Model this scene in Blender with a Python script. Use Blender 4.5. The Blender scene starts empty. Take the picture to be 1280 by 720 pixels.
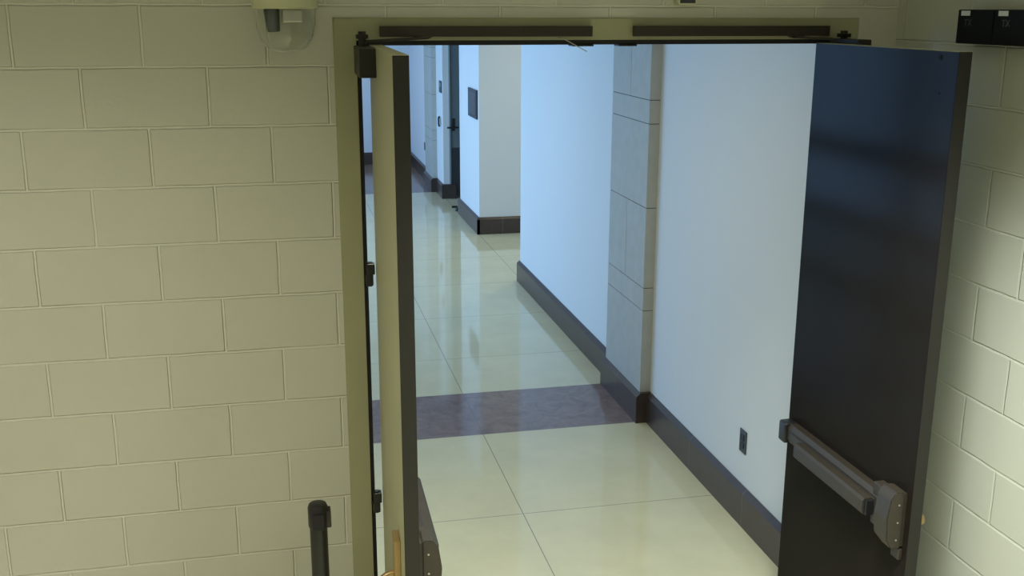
import bpy, bmesh, math, random
from math import sin, cos, radians, pi
from mathutils import Vector, Matrix
random.seed(4)
C = bpy.context.scene.collection
sc = bpy.context.scene

# ------------------------------------------------------------------ materials
def mat(name, col, rough=.6, metal=0., noise=0., nscale=20., bump=0., bscale=60., spec=.5, coat=0.):
    m = bpy.data.materials.new(name); m.use_nodes = True
    nt = m.node_tree; b = nt.nodes['Principled BSDF']
    b.inputs['Base Color'].default_value = (*col, 1)
    b.inputs['Roughness'].default_value = rough
    b.inputs['Metallic'].default_value = metal
    b.inputs['Specular IOR Level'].default_value = spec
    b.inputs['Coat Weight'].default_value = coat
    tc = nt.nodes.new('ShaderNodeTexCoord')
    if noise:
        n = nt.nodes.new('ShaderNodeTexNoise'); n.inputs['Scale'].default_value = nscale; n.inputs['Detail'].default_value = 5
        nt.links.new(tc.outputs['Object'], n.inputs['Vector'])
        r = nt.nodes.new('ShaderNodeMapRange')
        r.inputs['From Min'].default_value = .3; r.inputs['From Max'].default_value = .7
        r.inputs['To Min'].default_value = 1-noise; r.inputs['To Max'].default_value = 1+noise
        nt.links.new(n.outputs['Fac'], r.inputs['Value'])
        mx = nt.nodes.new('ShaderNodeVectorMath'); mx.operation = 'SCALE'
        mx.inputs[0].default_value = col
        nt.links.new(r.outputs['Result'], mx.inputs['Scale'])
        nt.links.new(mx.outputs['Vector'], b.inputs['Base Color'])
    if bump:
        n2 = nt.nodes.new('ShaderNodeTexNoise'); n2.inputs['Scale'].default_value = bscale; n2.inputs['Detail'].default_value = 3
        nt.links.new(tc.outputs['Object'], n2.inputs['Vector'])
        bp = nt.nodes.new('ShaderNodeBump'); bp.inputs['Strength'].default_value = bump; bp.inputs['Distance'].default_value = .004
        nt.links.new(n2.outputs['Fac'], bp.inputs['Height'])
        nt.links.new(bp.outputs['Normal'], b.inputs['Normal'])
    return m

def block_mat(name, axis, hshift, vshift, col):
    """painted concrete block laid in running bond, joints tooled into the surface"""
    m = bpy.data.materials.new(name); m.use_nodes = True
    nt = m.node_tree; N = nt.nodes; L = nt.links; b = N['Principled BSDF']
    b.inputs['Roughness'].default_value = .48
    b.inputs['Specular IOR Level'].default_value = .35
    tc = N.new('ShaderNodeTexCoord'); sp = N.new('ShaderNodeSeparateXYZ'); L.new(tc.outputs['Object'], sp.inputs[0])
    a = N.new('ShaderNodeMath'); a.inputs[1].default_value = hshift; L.new(sp.outputs[axis], a.inputs[0])
    z = N.new('ShaderNodeMath'); z.inputs[1].default_value = vshift; L.new(sp.outputs[2], z.inputs[0])
    cb = N.new('ShaderNodeCombineXYZ'); L.new(a.outputs[0], cb.inputs[0]); L.new(z.outputs[0], cb.inputs[1])
    # slight wobble of the joints
    wn = N.new('ShaderNodeTexNoise'); wn.inputs['Scale'].default_value = 9; L.new(tc.outputs['Object'], wn.inputs['Vector'])
    ws = N.new('ShaderNodeVectorMath'); ws.operation = 'MULTIPLY_ADD'
    ws.inputs[1].default_value = (.006, .006, 0); L.new(wn.outputs['Color'], ws.inputs[0]); L.new(cb.outputs[0], ws.inputs[2])
    br = N.new('ShaderNodeTexBrick'); br.offset = .5; br.offset_frequency = 2; br.squash = 1
    br.inputs['Scale'].default_value = 1; br.inputs['Mortar Size'].default_value = .0062
    br.inputs['Mortar Smooth'].default_value = .55; br.inputs['Bias'].default_value = 0
    br.inputs['Brick Width'].default_value = .4064; br.inputs['Row Height'].default_value = .2032
    br.inputs['Color1'].default_value = (.975, .975, .975, 1); br.inputs['Color2'].default_value = (1, 1, 1, 1)
    br.inputs['Mortar'].default_value = (1.15, 1.15, 1.15, 1)  # joints coloured lighter, painting in the highlight on their lower lip
    L.new(ws.outputs[0], br.inputs['Vector'])
    # colour: paint with a faint block-to-block tint
    mx = N.new('ShaderNodeMixRGB'); mx.blend_type = 'MULTIPLY'; mx.inputs[0].default_value = 1
    mx.inputs[1].default_value = (*col, 1); L.new(br.outputs['Color'], mx.inputs[2])
    n = N.new('ShaderNodeTexNoise'); n.inputs['Scale'].default_value = 2.2; n.inputs['Detail'].default_value = 4
    L.new(tc.outputs['Object'], n.inputs['Vector'])
    r = N.new('ShaderNodeMapRange'); r.inputs['To Min'].default_value = .955; r.inputs['To Max'].default_value = 1.045
    L.new(n.outputs['Fac'], r.inputs['Value'])
    s = N.new('ShaderNodeVectorMath'); s.operation = 'SCALE'; L.new(mx.outputs[0], s.inputs[0]); L.new(r.outputs[0], s.inputs['Scale'])
    L.new(s.outputs[0], b.inputs['Base Color'])
    # joints of varying depth (some are filled with paint) + fine block grain
    n3 = N.new('ShaderNodeTexNoise'); n3.inputs['Scale'].default_value = 3.1; L.new(tc.outputs['Object'], n3.inputs['Vector'])
    r3 = N.new('ShaderNodeMapRange'); r3.inputs['From Min'].default_value = .35; r3.inputs['From Max'].default_value = .6
    r3.inputs['To Min'].default_value = .45; r3.inputs['To Max'].default_value = 1.; L.new(n3.outputs['Fac'], r3.inputs['Value'])
    jm = N.new('ShaderNodeMath'); jm.operation = 'MULTIPLY'; L.new(br.outputs['Fac'], jm.inputs[0]); L.new(r3.outputs[0], jm.inputs[1])
    g = N.new('ShaderNodeTexNoise'); g.inputs['Scale'].default_value = 70; g.inputs['Detail'].default_value = 4; L.new(tc.outputs['Object'], g.inputs['Vector'])
    h = N.new('ShaderNodeMath'); h.operation = 'MULTIPLY_ADD'; h.inputs[1].default_value = -1.0
    gs = N.new('ShaderNodeMath'); gs.operation = 'MULTIPLY'; gs.inputs[1].default_value = .10; L.new(g.outputs['Fac'], gs.inputs[0])
    L.new(jm.outputs[0], h.inputs[0]); L.new(gs.outputs[0], h.inputs[2])
    bp = N.new('ShaderNodeBump'); bp.inputs['Strength'].default_value = .9; bp.inputs['Distance'].default_value = .0065
    L.new(h.outputs[0], bp.inputs['Height']); L.new(bp.outputs[0], b.inputs['Normal'])
    return m

def line_mask(N, L, src, off, period, halfw):
    """1 on joint lines at off + k*period"""
    a = N.new('ShaderNodeMath'); a.operation = 'SUBTRACT'; L.new(src, a.inputs[0]); a.inputs[1].default_value = off - 100*period
    d = N.new('ShaderNodeMath'); d.operation = 'PINGPONG'; L.new(a.outputs[0], d.inputs[0]); d.inputs[1].default_value = period/2
    c = N.new('ShaderNodeMath'); c.operation = 'LESS_THAN'; L.new(d.outputs[0], c.inputs[0]); c.inputs[1].default_value = halfw
    return c.outputs[0]

def tile_mat(name, col, joint, xoff, yoff, per, rough, noise=.06, nscale=3., halfw=.0025, axes='XY', veins=0):
    m = bpy.data.materials.new(name); m.use_nodes = True
    nt = m.node_tree; N = nt.nodes; L = nt.links; b = N['Principled BSDF']
    b.inputs['Roughness'].default_value = rough
    tc = N.new('ShaderNodeTexCoord'); sp = N.new('ShaderNodeSeparateXYZ'); L.new(tc.outputs['Object'], sp.inputs[0])
    masks = []
    if 'X' in axes: masks.append(line_mask(N, L, sp.outputs[0], xoff, per, halfw))
    if 'Y' in axes: masks.append(line_mask(N, L, sp.outputs[1], yoff, per, halfw))
    k = masks[0]
    if len(masks) == 2:
        mm = N.new('ShaderNodeMath'); mm.operation = 'MAXIMUM'; L.new(masks[0], mm.inputs[0]); L.new(masks[1], mm.inputs[1]); k = mm.outputs[0]
    n = N.new('ShaderNodeTexNoise'); n.inputs['Scale'].default_value = nscale; n.inputs['Detail'].default_value = 7
    n.inputs['Roughness'].default_value = .65; n.inputs['Distortion'].default_value = veins
    L.new(tc.outputs['Object'], n.inputs['Vector'])
    r = N.new('ShaderNodeMapRange'); r.inputs['From Min'].default_value = .3; r.inputs['From Max'].default_value = .7
    r.inputs['To Min'].default_value = 1-noise; r.inputs['To Max'].default_value = 1+noise; L.new(n.outputs['Fac'], r.inputs['Value'])
    s = N.new('ShaderNodeVectorMath'); s.operation = 'SCALE'; s.inputs[0].default_value = col; L.new(r.outputs[0], s.inputs['Scale'])
    mx = N.new('ShaderNodeMixRGB'); L.new(k, mx.inputs[0]); L.new(s.outputs[0], mx.inputs[1]); mx.inputs[2].default_value = (*joint, 1)
    L.new(mx.outputs[0], b.inputs['Base Color'])
    return m

M = {}
M['block_front'] = block_mat('painted block front', 0, .2504 + .4064*20, -.1266 + .2032*10 - .2032*10, (.62, .61, .545))
M['block_right'] = block_mat('painted block right', 1, .655 + .4064*20, -.0008, (.61, .62, .56))
M['frame'] = mat('olive frame paint', (.385, .378, .24), .45, noise=.04, nscale=6)
M['door_cream'] = mat('cream door paint', (.44, .43, .285), .42, noise=.03, nscale=5)
M['plaster'] = mat('white hall plaster', (.74, .76, .78), .75, bump=.12, bscale=90)
M['ceil'] = mat('ceiling white', (.7, .7, .68), .9)
M['tile'] = tile_mat('polished cream tile', (.66, .63, .44), (.30, .27, .22), .92, .04, 1.1, .055)
M['tile_far'] = tile_mat('polished cream tile beyond the band', (.66, .63, .44), (.30, .27, .22), .92, 3.74, 1.1, .055)
M['band'] = tile_mat('polished brown marble', (.21, .15, .15), (.2, .13, .12), .92, 0, 1.1, .09, noise=.28, nscale=9, axes='X', veins=1.2)
M['brown_floor'] = tile_mat('tan stone floor', (.27, .19, .15), (.12, .09, .08), .92, 12.05, 1.1, .14, noise=.2, nscale=6, veins=.8)
M['base'] = tile_mat('brown stone baseboard', (.058, .040, .036), (.13, .11, .10), 0.53, .77, .72, .28, noise=.15, nscale=25, halfw=.003, axes='Y')
M['base_x'] = tile_mat('brown stone baseboard cross', (.058, .040, .036), (.13, .11, .10), 2.30, 0, .72, .2, noise=.15, nscale=25, halfw=.003, axes='X')
M['stone'] = mat('grey limestone', (.47, .465, .43), .6, noise=.05, nscale=12)
M['joint'] = mat('dark stone joint', (.08, .075, .07), .8)
M['bronze_door'] = mat('dark bronze door paint', (.018, .015, .012), .2, noise=.06, nscale=3, spec=.02)
M['bronze'] = mat('dark bronze metal', (.016, .014, .011), .5, metal=.1, noise=.05, nscale=30)
M['track'] = mat('brown bronze track', (.034, .028, .021), .45, metal=.2)
M['bronze_mid'] = mat('brown bronze hardware', (.042, .033, .024), .5, metal=.1, noise=.06, nscale=30)
M['black'] = mat('black plastic', (.012, .012, .014), .4)
M['matte_black'] = mat('matte black enamel', (.010, .010, .011), .7, spec=.15)
M['rubber'] = mat('black seal', (.008, .007, .010), .7)
M['brass'] = mat('brushed brass', (.45, .31, .15), .4, metal=.75, noise=.05, nscale=40)
M['steel'] = mat('dull steel', (.55, .54, .5), .35, metal=.9)
M['white'] = mat('white label', (.78, .78, .76), .6)
M['dim'] = mat('dim grey print', (.06, .06, .058), .6)
M['cream_plastic'] = mat('cream plastic', (.62, .62, .42), .5)
M['dark_grey'] = mat('dark grey plastic', (.035, .04, .048), .4)
M['plaque'] = mat('dark plaque panel', (.055, .06, .07), .35)
M['grey_door'] = mat('grey green door paint', (.14, .17, .18), .45)
M['greyframe'] = mat('grey frame paint', (.33, .38, .40), .5)
M['wire'] = mat('pale wire', (.45, .42, .42), .5)
M['alum'] = mat('window frame metal', (.2, .2, .2), .4, metal=.6)
g = bpy.data.materials.new('clear plastic'); g.use_nodes = True
gb = g.node_tree.nodes['Principled BSDF']; gb.inputs['Transmission Weight'].default_value = 1; gb.inputs['Roughness'].default_value = .06
gb.inputs['IOR'].default_value = 1.42; gb.inputs['Base Color'].default_value = (.93, .95, .93, 1); M['clear'] = g

# brushed look for the dark leaves: vertical streaks in roughness
nt = M['bronze_door'].node_tree; N = nt.nodes
tc = N.new('ShaderNodeTexCoord'); mp = N.new('ShaderNodeMapping'); mp.inputs['Scale'].default_value = (120, 120, 1.2)
n = N.new('ShaderNodeTexNoise'); n.inputs['Scale'].default_value = 1; r = N.new('ShaderNodeMapRange')
r.inputs['To Min'].default_value = .10; r.inputs['To Max'].default_value = .14
nt.links.new(tc.outputs['Object'], mp.inputs[0]); nt.links.new(mp.outputs[0], n.inputs['Vector'])
nt.links.new(n.outputs['Fac'], r.inputs['Value']); nt.links.new(r.outputs[0], N['Principled BSDF'].inputs['Roughness'])

# ------------------------------------------------------------------ helpers
class MB:
    """collects shapes for ONE mesh object"""
    def __init__(s): s.bm = bmesh.new()
    def box(s, x0, x1, y0, y1, z0, z1, bev=0, mi=0, seg=2):
        x0, x1 = sorted((x0, x1)); y0, y1 = sorted((y0, y1)); z0, z1 = sorted((z0, z1))
        t = bmesh.new(); bmesh.ops.create_cube(t, size=1)
        for v in t.verts: v.co = Vector(((x0+x1)/2 + v.co.x*(x1-x0), (y0+y1)/2 + v.co.y*(y1-y0), (z0+z1)/2 + v.co.z*(z1-z0)))
        if bev: bmesh.ops.bevel(t, geom=t.edges[:], offset=bev, segments=seg, affect='EDGES', profile=.6)
        return s.add(t, mi)
    def add(s, t, mi=0, mtx=None):
        if mtx is not None: t.transform(mtx)
        for f in t.faces: f.material_index = mi
        me = bpy.data.meshes.new('t'); t.to_mesh(me); t.free(); s.bm.from_mesh(me); bpy.data.meshes.remove(me); return s
    def cyl(s, p, q, r, r2=None, n=24, bev=0, mi=0):
        p, q = Vector(p), Vector(q); d = q-p; t = bmesh.new()
        bmesh.ops.create_cone(t, cap_ends=True, segments=n, radius1=r, radius2=r if r2 is None else r2, depth=d.length)
        if bev:
            es = [e for e in t.edges if abs(e.verts[0].co.z-e.verts[1].co.z) < 1e-6]
            bmesh.ops.bevel(t, geom=es, offset=bev, segments=3, affect='EDGES', profile=.5)
        m = Matrix.Translation((p+q)/2) @ d.to_track_quat('Z', 'Y').to_matrix().to_4x4()
        return s.add(t, mi, m)
    def prism(s, pts, axis, a, b, bev=0, mi=0):
        """pts: 2D polygon; axis: extrusion axis index; a..b extent"""
        t = bmesh.new(); o = [i for i in range(3) if i != axis]
        def mk(v):
            out = []
            for p in pts:
                c = [0, 0, 0]; c[o[0]], c[o[1]] = p; c[axis] = v; out.append(t.verts.new(c))
            return out
        A, B = mk(a), mk(b); t.faces.new(A); t.faces.new(B[::-1]); n_ = len(pts)
        for i in range(n_): t.faces.new((A[(i+1) % n_], A[i], B[i], B[(i+1) % n_]))
        bmesh.ops.recalc_face_normals(t, faces=t.faces)
        if bev: bmesh.ops.bevel(t, geom=t.edges[:], offset=bev, segments=2, affect='EDGES')
        return s.add(t, mi)
    def lathe(s, prof, c=(0, 0, 0), n=40, mi=0):
        t = bmesh.new(); rings = []
        for r, z in prof:
            rings.append([t.verts.new((c[0]+r*cos(2*pi*i/n), c[1]+r*sin(2*pi*i/n), c[2]+z)) for i in range(n)])
        for a, b in zip(rings, rings[1:]):
            for i in range(n): t.faces.new((a[i], a[(i+1) % n], b[(i+1) % n], b[i]))
        bmesh.ops.remove_doubles(t, verts=t.verts, dist=1e-6)
        bmesh.ops.recalc_face_normals(t, faces=t.faces)
        return s.add(t, mi)
    def tube(s, pts, r, n=12, mi=0):
        pts = [Vector(p) for p in pts]; t = bmesh.new(); rings = []
        for i, p in enumerate(pts):
            d = (pts[min(i+1, len(pts)-1)] - pts[max(i-1, 0)]).normalized()
            q = d.to_track_quat('Z', 'Y')
            rings.append([t.verts.new(p + q @ Vector((r*cos(2*pi*k/n), r*sin(2*pi*k/n), 0))) for k in range(n)])
        for a, b in zip(rings, rings[1:]):
            best = min(range(n), key=lambda k: sum((a[i].co-b[(i+k) % n].co).length for i in range(0, n, 3)))
            for i in range(n): t.faces.new((a[i], a[(i+1) % n], b[(i+1+best) % n], b[(i+best) % n]))
        t.faces.new(rings[0][::-1]); t.faces.new(rings[-1]); bmesh.ops.recalc_face_normals(t, faces=t.faces)
        return s.add(t, mi)
    def build(s, name, mats, parent=None, smooth=False, label=None):
        me = bpy.data.meshes.new(name); s.bm.to_mesh(me); s.bm.free()
        for m in (mats if isinstance(mats, (list, tuple)) else [mats]): me.materials.append(M[m])
        o = bpy.data.objects.new(name, me); C.objects.link(o)
        if parent: o.parent = parent
        if smooth:
            for p in me.polygons: p.use_smooth = True
            try: me.set_sharp_from_angle(angle=radians(35))
            except Exception: pass
        if label: o['label'] = label
        return o

def tag(o, label=None, cat=None, group=None, kind=None):
    if label: o['label'] = label
    if cat: o['category'] = cat
    if group: o['group'] = group
    if kind: o['kind'] = kind
    return o
def empty(name, loc=(0, 0, 0), rz=0):
    o = bpy.data.objects.new(name, None); C.objects.link(o); o.location = loc; o.rotation_euler = (0, 0, rz); o.empty_display_size = .1
    return o
def struct(mb, name, mats, label, cat):
    return tag(mb.build(name, mats), label, cat, kind='structure')

# ------------------------------------------------------------------ the room (block walls)
FX0, FX1, FZ = -.026, 1.957, 2.517          # outside of the steel door frame
OX0, OX1, OZ = .049, 1.884, 2.443           # clear opening
RX, RL, RB, RC = 2.125, -2.6, -4.9, 2.95    # right wall, left wall, back wall, ceiling
m = MB(); m.box(RL-.2, FX0, 0, .2, 0, RC); m.box(FX1, RX, 0, .2, 0, RC); m.box(FX0, FX1, 0, .2, FZ, RC)
struct(m, 'wall_front', 'block_front', 'painted cream concrete block wall around the double doorway', 'wall')
m = MB(); m.box(RX, RX+.2, RB-.2, .2, 0, RC)
struct(m, 'wall_right', 'block_right', 'painted block side wall to the right of the dark door', 'wall')
m = MB(); m.box(RL-.2, RL, RB-.2, 0, 0, RC); struct(m, 'wall_left', 'block_right', 'painted block side wall on the left', 'wall')
m = MB(); m.box(RL, RX, RB-.2, RB, 0, RC); struct(m, 'wall_back', 'block_front', 'painted block wall behind the viewer', 'wall')
m = MB(); m.box(RL-.2, RX+.2, RB-.2, .2, RC, RC+.1); struct(m, 'ceiling', 'ceil', 'ceiling of the block room', 'ceiling')

# floors
HL = -3.4                                   # window side of the hall
m = MB(); m.box(HL-.2, RX+.2, RB-.2, 2.24, -.1, 0); struct(m, 'floor', 'tile', 'polished cream tile floor in front of the brown band', 'floor')
m = MB(); m.box(HL-.2, 3.9, 2.98, 11.27, -.1, 0); struct(m, 'floor_hall', 'tile_far', 'polished cream tile floor beyond the brown band', 'floor')
m = MB(); m.box(HL-.2, 3.9, 2.24, 2.98, -.1, 0); struct(m, 'trim_1', 'band', 'brown marble band across the floor level with the near pilaster', 'floor band')
m = MB(); m.box(HL-.2, 3.9, 11.27, 12.05, -.1, 0); struct(m, 'trim_2', 'band', 'brown marble band across the floor at the far pilaster', 'floor band')
m = MB(); m.box(HL-.2, 3.9, 12.05, 14.5, -.1, 0); struct(m, 'floor_far', 'brown_floor', 'tan stone floor at the far end of the hall', 'floor')

# ------------------------------------------------------------------ hall
HX, HC = 2.0, 3.1
m = MB(); m.box(HX, HX+.25, .2, 5.95, 0, HC); m.box(HX+.25, 3.9, 5.75, 5.95, 0, HC)
struct(m, 'wall_hall_near', 'plaster', 'white hall wall with outlet behind the dark open door', 'wall')
m = MB(); m.box(HX+.03, 3.9, 8.22, 9.53, 0, HC)
struct(m, 'wall_hall_middle', 'plaster', 'white wall block with grey plaque beyond the side passage', 'wall')
m = MB(); m.box(HX, HX+.08, 10.71, 14.3, 0, HC); m.box(HX+.08, 3.9, 11.0, 11.1, 0, HC)
struct(m, 'wall_hall_far', 'plaster', 'white wall strip with small sign and handset near the far door', 'wall')
m = MB(); m.box(HL-.2, 3.9, 14.3, 14.5, 0, HC); struct(m, 'wall_hall_end', 'plaster', 'white wall closing the far end of the hall', 'wall')
m = MB(); m.box(HL-.2, 4.1, .2, 14.5, HC, HC+.1); struct(m, 'ceiling_hall', 'ceil', 'ceiling of the hall', 'ceiling')
m = MB(); m.box(3.9, 4.1, 5.75, 14.5, 0, HC); struct(m, 'wall_hall_side_passage', 'plaster', 'white wall closing the side passage', 'wall')
m = MB(); m.box(HL-.2, RL-.2, 0, .2, 0, HC); m.box(RL-.2, FX0, .2, .22, 0, HC); m.box(FX1, HX, .2, .22, 0, HC); m.box(FX0, FX1, .2, .22, FZ, HC)
struct(m, 'wall_hall_back', 'plaster', 'white plaster on the hall side of the doorway wall', 'wall')
# window side
WIN = [(4.2, 7.0), (7.06, 9.86), (9.92, 12.0)]
WZ0, WZ1 = .06, 2.75
m = MB(); ys = [.2] + [v for w in WIN for v in w] + [14.5]
for a, b in zip(ys[0::2], ys[1::2]): m.box(HL-.2, HL, a, b, 0, HC)
for a, b in WIN: m.box(HL-.2, HL, a, b, 0, WZ0); m.box(HL-.2, HL, a, b, WZ1, HC)
struct(m, 'wall_hall_left', 'plaster', 'white window wall along the left of the hall', 'wall')
for i, (a, b) in enumerate(WIN):
    w = empty('window_%d' % (i+1), (HL-.1, (a+b)/2, WZ0)); h = (b-a)/2; H = WZ1-WZ0
    tag(w, 'tall hall window pane with a low rail, %s the doors' % ['nearest', 'second from', 'farthest from'][i], 'window', kind='structure')
    m = MB(); m.box(-.04, .04, -h, -h+.05, 0, H); m.box(-.04, .04, h-.05, h, 0, H); m.box(-.04, .04, -h, h, 0, .05); m.box(-.04, .04, -h, h, H-.05, H)
    m.box(-.04, .04, -h, h, .68, .92); m.build('window_frame', 'alum', w)

def base_prof(d, h=.2):  # offset from wall face: thickness d, top chamfer
    return [(0, 0), (-d, 0), (-d, h-.025), (-.004, h), (0, h)]
def base_y(m, x, y0, y1, d=.028, h=.2): m.prism([(x+a, b) for a, b in base_prof(d, h)], 1, y0, y1)
def base_x(m, y, x0, x1, d=.028, h=.2): m.prism([(y+a, b) for a, b in base_prof(d, h)], 0, x0, x1)
m = MB(); base_y(m, HX, .22, 2.215); struct(m, 'baseboard_near', 'base', 'brown stone baseboard under the outlet, nearest the dark door', 'baseboard')
m = MB(); base_y(m, HX, 2.985, 5.98); struct(m, 'baseboard_beyond_pilaster', 'base', 'brown stone baseboard along the white wall beyond the near pilaster', 'baseboard')
m = MB(); base_y(m, HX+.03, 8.192, 9.56); struct(m, 'baseboard_middle', 'base', 'brown stone baseboard under the grey plaque', 'baseboard')
m = MB(); base_x(m, 8.22, HX+.002, 3.9); struct(m, 'baseboard_passage', 'base_x', 'brown stone baseboard facing the doorway beside the side passage', 'baseboard')
m = MB(); base_y(m, HX, 10.68, 11.25); base_x(m, 10.71, HX-.028, HX+.08); struct(m, 'baseboard_far', 'base', 'brown stone baseboard under the small far sign', 'baseboard')
m = MB(); base_y(m, HX, 12.06, 14.3); base_x(m, 14.3, HL, HX-.028); struct(m, 'baseboard_end', 'base', 'dark baseboard around the far end of the hall', 'baseboard')

# stone pilasters: slabs with open joints, on their own stone base
def pilaster(name, y0, y1, label):
    r = empty(name, (HX, (y0+y1)/2, 0)); tag(r, label, 'pilaster', kind='structure')
    h = (y1-y0)/2 - .02; j = .0022
    c = MB(); c.box(-.064, -.002, -h+.004, h-.004, .2, HC); c.build('joint_core', 'joint', r)
    s = MB(); lv = [.24, .735, .88, 1.382, 1.89, 2.03, 2.53, 2.67, HC]
    split = [0, 0, 1, 0, 0, 1, 0, 0]
    lv[0] = .18
    for k, (a, b) in enumerate(zip(lv, lv[1:])):
        if split[k]:
            s.box(-.068, 0, -h, -j, a+j, b-j); s.box(-.068, 0, j, h, a+j, b-j)
        else: s.box(-.068, 0, -h, h, a+j, b-j)
    s.build('stone_facing', 'stone', r)
    b = MB(); hb = (y1-y0)/2 + .005
    b.prism([(-.098, 0), (0, 0), (0, .20), (-.07, .20), (-.098, .175)], 1, -hb, hb)
    b.build('base_stone', 'base', r)
    return r
pilaster('trim_3', 2.22, 2.98, 'grey stone pilaster with brown base beside the floor band, nearer one')
pilaster('trim_4', 11.27, 12.05, 'grey stone pilaster far down the hall past the handset')

# ------------------------------------------------------------------ steel door frame
t1 = empty('trim_5', (0, 0, 0)); tag(t1, 'olive painted steel frame around the open double doors', 'door frame', kind='structure')
m = MB(); d0, d1 = -.008, .14
m.box(FX0, OX0, d0, d1, 0, FZ, .0015); m.box(OX1, FX1, d0, d1, 0, FZ, .0015); m.box(OX0-.001, OX1+.001, d0, d1, OZ, FZ, .0015)
m.box(OX0, OX0+.004, .055, .11, 0, OZ)
m.build('jambs_and_head', 'frame', t1)
m = MB(); m.box(OX0, OX0+.015, -.002, .055, 0, OZ); m.box(OX1-.015, OX1, -.002, .055, 0, OZ); m.box(OX0, OX1, -.002, .055, OZ-.017, OZ)
m.build('weather_seal', 'rubber', t1)
m = MB(); m.box(.825, .905, -.01, .05, OZ-.023, OZ-.017, .002); m.box(1.0, 1.07, -.01, .05, OZ-.023, OZ-.017, .002)
m.build('strike_plate', 'bronze', t1)
m = MB(); m.box(FX0-.004, FX0+.001, -.003, .002, 0, FZ+.003); m.box(FX0-.004, FX1+.004, -.003, .002, FZ, FZ+.004); m.box(FX1, FX1+.004, -.003, .002, 0, FZ)
m.build('caulk_line', 'frame', t1)
m = MB(); m.tube([(.77, -.012, 2.452), (.785, -.04, 2.447), (.825, -.05, 2.425), (.866, -.052, 2.404)], .0018, 6)
tag(m.build('loose_wire', 'wire', smooth=True), 'short pale loose wire hanging from the middle of the door head', 'wire')

# closer tracks on the head
def track(x0, x1, seam, hole, slide, label):
    t = empty('closer_track', ((x0+x1)/2, -.008, 2.474)); c = (x0+x1)/2
    tag(t, label, 'door closer track', group='closer tracks on the door head')
    b = MB(); b.box(x0-c, x1-c, -.032, 0, -.0185, .0185, .002); b.build('track_cover', 'track', t)
    e = MB()
    if seam: e.box(seam-c-.0015, seam-c+.0015, -.0328, -.03, -.0185, .0185)
    if seam: e.build('seam', 'black', t)
    e = MB(); e.cyl((hole-c, -.0335, .002), (hole-c, -.03, .002), .005)
    e.build('screw_hole', 'black', t)
    s = MB(); s.prism([(slide-c-.035, -.0175), (slide-c+.035, -.0175), (slide-c+.015, -.026), (slide-c-.015, -.026)], 1, -.028, -.006)
    s.build('slider', 'black', t)
    return t
track(.13, .891, .727, .634, .28, 'bronze closer track with a seam near its right end, above the left door')
track(1.051, 1.823, None, 1.31, 1.69, 'bronze closer track without a seam, above the right door')

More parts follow.
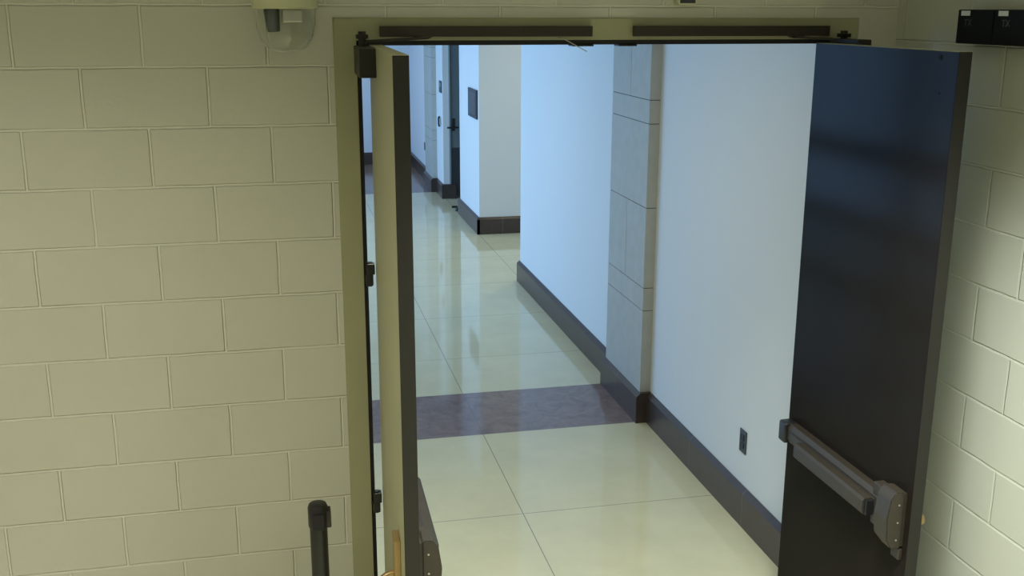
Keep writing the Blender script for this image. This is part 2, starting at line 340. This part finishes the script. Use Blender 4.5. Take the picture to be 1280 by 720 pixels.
# ------------------------------------------------------------------ door leaves
W, T, Z0, Z1 = .87, .045, .01, 2.430
def leaf(name, s, loc, ang, label, slider):
    """local x: heel to lead edge, local y*s: pull face (0) to push face (T)"""
    r = empty(name, (*loc, 0), ang); tag(r, label, 'door', kind='structure')
    inv = (Matrix.Translation((*loc, 0)) @ Matrix.Rotation(ang, 4, 'Z')).inverted()
    p = MB(); p.box(0, W, 0, s*T, Z0, Z1, .0015)
    bm = p.bm
    for f in bm.faces: f.material_index = 1
    for f in bm.faces:
        c = f.calc_center_median()
        if abs(c.y) < .0012 and c.x < W-.001: f.material_index = 0
        if c.z > Z1-.001: f.material_index = 0
    p.build('door_panel', ['door_cream', 'bronze_door'], r)
    e = MB(); e.box(W, W+.0015, s*.001, s*(T-.001), Z0+.01, Z1-.004); e.build('edge_channel', 'bronze', r)
    # panic bar on the push face
    V = lambda v: s*(T+v)
    b = MB()
    b.prism([(V(0), .842), (V(.030), .842), (V(.042), .858), (V(.042), .906), (V(.030), .922), (V(0), .922)], 0, .05, .74)
    b.box(.10, .72, V(.041), V(.046), .868, .896)
    bar = b.build('panic_bar', 'bronze_mid', r)
    e = MB(); e.box(.02, .075, V(0), V(.056), .838, .926, .012, seg=3); e.build('end_cap', 'black', bar, smooth=True)
    tb = MB(); tb.prism([(V(.042), .832), (V(.072), .832), (V(.080), .842), (V(.080), .884), (V(.072), .894), (V(.042), .894)], 0, .20, .705)
    tbo = tb.build('touch_bar', 'bronze_mid', bar)
    e = MB(); e.box(.705, .722, V(.046), V(.073), .836, .890, .001); e.build('bar_end_block', 'black', tbo)
    h = MB(); t = bmesh.new()
    prof = [(.012, .765), (.046, .768), (.066, .80), (.072, .88), (.062, .95), (.044, .975), (.012, .975)]
    A = [t.verts.new((.765 + (.03 if z < .79 else 0), V(v), z)) for v, z in prof]; B = [t.verts.new((.846, V(v), z)) for v, z in prof]
    t.faces.new(A); t.faces.new(B[::-1])
    for i in range(7): t.faces.new((A[(i+1) % 7], A[i], B[i], B[(i+1) % 7]))
    bmesh.ops.recalc_face_normals(t, faces=t.faces); bmesh.ops.bevel(t, geom=t.edges[:], offset=.003, segments=2, affect='EDGES'); h.add(t)
    h.box(.70, .83, V(0), V(.040), .80, .955, .004); h.box(.76, .842, V(0), V(.013), .772, .968)
    lo = h.build('latch_case', 'bronze_mid', bar)
    e = MB()
    for z in (.80, .865, .93): e.cyl((.845, V(.03), z), (.8475, V(.03), z), .0032, n=10)
    e.build('case_screw', 'steel', lo)
    e = MB(); e.box(.80, .846, V(0), V(.014), .722, .762, .002); e.build('latch_guard', 'bronze_mid', bar)
    # closer body with arm on the pull face
    c = MB(); top = 2.428 if s > 0 else 2.447
    c.box(.02, .30 if s > 0 else .22, 0, s*-.054, 2.335, top, .003)
    co = c.build('closer_body', 'bronze', r)
    a = MB(); a.cyl((.07, s*-.028, top), (.07, s*-.028, 2.476), .013, n=20); a.box(.052, .088, s*-.048, s*-.008, 2.452, 2.466, .002)
    q = inv @ Vector(slider); st = Vector((.07, s*-.028, 2.438)); d = q-st; w = Vector((-d.y, d.x, 0)).normalized()*.010
    t = bmesh.new(); vs = []
    for k in (0, 1):
        pc = st+d*k
        for (sw, dz) in ((-1, 0), (1, 0), (1, .009), (-1, .009)): vs.append(t.verts.new(pc+w*sw+Vector((0, 0, dz))))
    t.faces.new(vs[0:4][::-1]); t.faces.new(vs[4:8])
    for i in range(4): t.faces.new((vs[i], vs[(i+1) % 4], vs[4+(i+1) % 4], vs[4+i]))
    bmesh.ops.recalc_face_normals(t, faces=t.faces); a.add(t)
    a.cyl(q, q+Vector((0, 0, .014)), .009, n=14)
    a.build('closer_arm', 'bronze', co)
    # offset pivots between jamb and leaf
    jamb = OX0+.004 if s > 0 else OX1-.004
    for z in (1.615, .712):
        hg = MB(); k = .0 
        # door knuckle (upper) and jamb knuckle (lower)
        hg.box(-.024, .014, s*-.004, s*-.034, z, z+.040, .004)
        jl = inv @ Vector((jamb, -.012, z))
        hg.box(-.028, .008, jl.y, s*-.010, z-.042, z, .004)
        hg.cyl((-.008, s*-.022, z-.046), (-.008, s*-.022, z+.044), .010, n=16)
        hg.build('pivot_hinge', 'black', r)
    return r
L = leaf('door_1', 1, (.0905, -.032), radians(-90.98), 'left door leaf standing open edge-on, pale face left and dark push bar face right', (.28, -.026, 2.447))
R_ = leaf('door_2', -1, (1.8175, -.032), radians(-89.2), 'right door leaf standing open, broad dark face with a bronze push bar', (1.69, -.026, 2.447))
# pull hardware on the pull sides
m = MB(); m.box(.655, .735, 0, -.020, .55, .925, .002)
pl = m.build('pull_plate', 'brass', L)
m = MB(); pts = []
for k in range(13):
    a = pi/2*k/12; pts.append((.695, -.018-.052*sin(a), .765+.05*cos(a)-.05+.03))
pts += [(.695, -.070, .70), (.695, -.070, .64)]
for k in range(13):
    a = pi/2*k/12; pts.append((.695, -.018-.052*cos(a), .60-.04*sin(a)))
m.tube(pts, .011, 14); m.build('grip', 'brass', pl, smooth=True)
m = MB(); m.cyl((.80, 0, .845), (.80, .05, .845), .021, n=28, bev=.003)
m.build('key_cylinder', 'brass', R_, smooth=True)
m = MB(); m.box(.772, .788, -.046, -.0455, 2.402, 2.416); m.cyl((.79, -.0462, 2.30), (.79, -.045, 2.30), .003, n=8); m.build('face_hole', 'matte_black', R_)

# ------------------------------------------------------------------ things around the doors
# stanchion
st = empty('stanchion_post', (-.170, -.60, 0)); st.scale = (.96, .96, .992); tag(st, 'black retractable belt stanchion post standing left of the open doors', 'stanchion')
m = MB(); m.lathe([(0, 0), (.17, 0), (.175, .008), (.17, .018), (.06, .034), (.034, .05), (0, .05)], n=48); m.build('base', 'black', st, smooth=True)
m = MB(); m.lathe([(0, .04), (.0295, .04), (.0295, .935), (0, .935)]); m.build('post', 'black', st, smooth=True)
m = MB(); m.lathe([(0, .925), (.030, .925), (.0335, .932), (.0335, .998), (.029, 1.008), (.024, 1.010), (0, 1.010)])
hd = m.build('belt_head', 'black', st, smooth=True)
m = MB(); m.box(.024, .043, -.020, .020, .928, .988, .004, seg=3); m.build('belt_clip', 'black', hd, smooth=True)
m = MB(); m.box(-.020, .020, -.042, -.024, .930, .985, .004, seg=3); m.build('belt_slot', 'rubber', hd, smooth=True)

# clear dome under cream housing
dm = empty('dome_fixture', (-.188, -.13, 2.55)); tag(dm, 'clear plastic dome under a cream housing on the block wall, top left of the doors', 'dome fixture')
m = MB(); m.lathe([(0, .11), (.098, .11), (.108, .10), (.108, .004), (.100, -.001), (0, -.001)], n=48); m.box(-.06, .06, .0, .13, .02, .10, .004)
m.build('housing', 'cream_plastic', dm, smooth=True)
m = MB(); pr = [(.097, 0)]
for k in range(1, 13):
    a = pi/2*k/12; pr.append((.097*cos(a)**.62 if k < 12 else 0, -.035-.105*sin(a)))
inn = [(max(r-.004, 0), z+.004 if i else z) for i, (r, z) in enumerate(pr)]
m.lathe(pr + inn[::-1] + [pr[0]], n=48); m.build('clear_cover', 'clear', dm, smooth=True)
m = MB(); m.cyl((-.045, -.01, 0), (-.040, -.012, -.075), .026, .020, n=24, bev=.004); m.build('lens_barrel', 'dark_grey', dm, smooth=True)
m = MB(); m.box(-.012, .055, -.03, .03, -.045, 0, .006); m.build('bracket', 'steel', dm)

# small sensor above the head
sn = empty('motion_sensor', (1.246, 0, 2.6)); tag(sn, 'small cream sensor with dark window on the wall above the doors', 'sensor')
m = MB(); m.prism([(-.04, -.024), (-.033, -.033), (.033, -.033), (.04, -.024), (.04, .05), (-.04, .05)], 1, 0, -.045, .003); m.build('case', 'cream_plastic', sn)
m = MB(); m.box(-.030, .030, -.0455, -.03, -.028, -.006, .002); m.build('lens', 'dark_grey', sn)

# two black boxes on the right wall
def text_mesh(txt, size, mname, name, parent, mtx):
    cu = bpy.data.curves.new(name, 'FONT'); cu.body = txt; cu.size = size; cu.extrude = .0005; cu.align_x = 'CENTER'; cu.align_y = 'CENTER'
    to = bpy.data.objects.new('tmp', cu); C.objects.link(to); bpy.context.view_layer.update()
    me = bpy.data.meshes.new_from_object(to.evaluated_get(bpy.context.evaluated_depsgraph_get()))
    bpy.data.objects.remove(to); me.materials.clear(); me.materials.append(M[mname])
    o = bpy.data.objects.new(name, me); C.objects.link(o); o.parent = parent; o.matrix_local = mtx; return o
for y0, y1, lab in ((-.676, -.487, 'black wall box with white label, nearer the doors of the pair'), (-.872, -.682, 'black wall box with white label, at the right edge of the pair')):
    b = empty('control_box', (RX, (y0+y1)/2, 2.497)); tag(b, lab, 'box', group='black boxes high on the right wall'); h = (y1-y0)/2
    m = MB(); m.box(0, -.074, -h, h, -.056, .056, .004); m.build('case', 'matte_black', b)
    m = MB(); m.box(-.074, -.0755, .028, .085-.03+.02, .036, .052); m.build('paper_label', 'white', b)
    mt = Matrix.Translation((-.0745, .035, .012)) @ Matrix(((0, 0, -1, 0), (-1, 0, 0, 0), (0, 1, 0, 0), (0, 0, 0, 1)))
    text_mesh('TX', .032, 'dim', 'printed_mark', b, mt)

# outlets
def outlet(y, z, x, lab):
    o = empty('wall_outlet', (x, y, z)); tag(o, lab, 'outlet', group='outlets on the hall wall')
    m = MB(); m.box(0, -.006, -.038, .038, -.060, .060, .002); m.build('cover_plate', 'dark_grey', o)
    for dz in (-.021, .021):
        m = MB(); m.box(-.006, -.008, -.017, .017, dz-.015, dz+.015, .003); m.build('socket', 'black', o)
outlet(.852, .43, HX, 'dark outlet plate low on the white wall beside the dark door')
outlet(12.57, .50, HX, 'dark outlet plate low on the wall far down the hall')

# plaque on middle block, small sign and handset on far strip
sg = empty('wall_plaque', (HX+.03, 8.55, 1.49)); tag(sg, 'large dark grey framed plaque on the bright wall block', 'sign')
m = MB(); m.box(0, -.02, -.27, .27, -.165, .165, .004); m.build('frame', 'dark_grey', sg)
m = MB(); m.box(-.02, -.0225, -.22, .22, -.125, .125); m.build('panel', 'plaque', sg)
sg = empty('room_sign', (HX, 10.86, 1.52)); tag(sg, 'small dark room sign above the handset on the far wall strip', 'sign')
m = MB(); m.box(0, -.012, -.10, .10, -.08, .08, .003); m.build('panel', 'dark_grey', sg)
m = MB(); m.box(-.012, -.014, -.06, .02, .0, .05); m.build('raised_symbol', 'greyframe', sg)
ph = empty('wall_handset', (HX, 10.90, 1.045)); tag(ph, 'black curved handset on the wall below the small far sign', 'handset')
m = MB(); pts = []
for k in range(17):
    a = radians(70)+radians(220)*k/16; pts.append((-.025, -.045*cos(a)-.0, .062*sin(a)))
m.tube(pts, .013, 12); m.build('grip', 'black', ph, smooth=True)
m = MB(); m.box(0, -.02, -.03, .03, -.05, .05, .004); m.build('cradle', 'greyframe', ph)

# far grey door, lever, kick plate, doorstop
d3 = empty('door_3', (2.10, 10.72, 0)); tag(d3, 'grey green hall door with black lever beyond the plaque', 'door', kind='structure')
m = MB(); m.box(0, .9, 0, .045, .01, 2.9, .002); m.build('door_panel', 'grey_door', d3)
m = MB(); m.box(.02, .88, -.004, 0, .03, .70); m.build('kick_plate', 'dark_grey', d3)
m = MB(); m.cyl((.045, 0, .98), (.045, -.05, .98), .012); m.box(-.05, .11, -.058, -.042, .968, .992, .004)
m.box(.025, .065, -.008, 0, .93, 1.10, .003); m.build('door_handle', 'black', d3, smooth=True)
m = MB(); m.box(HX+.08, HX+.1, 10.70, 10.80, .0, HC); struct(m, 'trim_6', 'greyframe', 'grey frame strip beside the far door', 'door frame')
m = MB(); m.box(HX+.08, 2.17, 10.675, 10.70, 0, .2, .002); struct(m, 'trim_7', 'base_x', 'dark plinth at the foot of the far door frame', 'baseboard')
ds = empty('door_stop', (2.02, 9.72, 0)); tag(ds, 'small black door stop on the tile by the bright wall block', 'door stop')
m = MB(); m.lathe([(0, 0), (.028, 0), (.028, .012), (.020, .03), (.020, .05), (0, .05)], n=24); m.build('dome', 'black', ds, smooth=True)
m = MB(); m.box(-.03, .045, .25, .27, .0, .025, .002); m.build('floor_catch', 'black', ds)

# ------------------------------------------------------------------ light
def area(name, loc, rot, sx, sy, power, col, spread=180):
    l = bpy.data.lights.new(name, 'AREA'); l.shape = 'RECTANGLE'; l.size = sx; l.size_y = sy; l.energy = power; l.color = col; l.spread = radians(spread)
    o = bpy.data.objects.new(name, l); C.objects.link(o); o.location = loc; o.rotation_euler = rot; return o
ROOM = (1., .98, .80)
area('room_light_left', (-1.5, -1.9, RC-.02), (0, 0, 0), .6, 1.2, 25, ROOM, 150)
area('room_light_right', (1.0, -1.65, RC-.02), (0, 0, 0), .5, .5, 54, (.93, 1., .92), 112)
area('room_fill_back', (.2, -3.6, RC-.02), (0, 0, 0), .6, 1.2, 12, ROOM, 160)  # weak fill added to lift the room, not a known fixture
DAY = (.26, .55, 1.)
for i, (a, b) in enumerate(WIN):
    area('daylight_%d' % i, (HL-.25, (a+b)/2, (WZ0+WZ1)/2), (0, radians(-90), 0), WZ1-WZ0, b-a, 40*(b-a), DAY, 170)
for x, y, p, c in ((.2, 1.0, 15, (1., .90, .56)), (.2, 4.6, 9, (1., .95, .74)), (.2, 7.4, 9, (1., .93, .70)), (3.0, 7.0, 11, (1., .88, .42)), (.2, 9.8, 10, (1., .93, .74)), (.2, 13, 7, (1., .9, .75))):  # the side passage lamp is added to warm the wall facing the doorway
    area('hall_light', (x, y, HC-.02), (0, 0, 0), .3, .3, p, c, 150)
w = bpy.data.worlds.new('sky'); sc.world = w; w.use_nodes = True
w.node_tree.nodes['Background'].inputs[0].default_value = (.32, .6, 1, 1); w.node_tree.nodes['Background'].inputs[1].default_value = .8

# ------------------------------------------------------------------ camera
f, yaw, pit, rol = 1336.0, radians(12.4569), radians(14.6346), radians(.1597)
fw = Vector((sin(yaw)*cos(pit), cos(yaw)*cos(pit), -sin(pit))); rr = Vector((cos(yaw), -sin(yaw), 0)); uu = rr.cross(fw)
r2 = rr*cos(rol)+uu*sin(rol); u2 = -rr*sin(rol)+uu*cos(rol)
cam = bpy.data.cameras.new('camera'); cam.lens = f*36/1280; cam.sensor_width = 36; cam.clip_start = .05
co = bpy.data.objects.new('camera', cam); C.objects.link(co)
mt = Matrix((r2, u2, -fw)).transposed().to_4x4(); mt.translation = (-.2409, -3.8301, 2.5508); co.matrix_world = mt
sc.camera = co
sc.view_settings.view_transform = 'Standard'; sc.view_settings.look = 'None'; sc.view_settings.gamma = 1
sc.view_settings.use_curve_mapping = False; sc.view_settings.exposure = 0
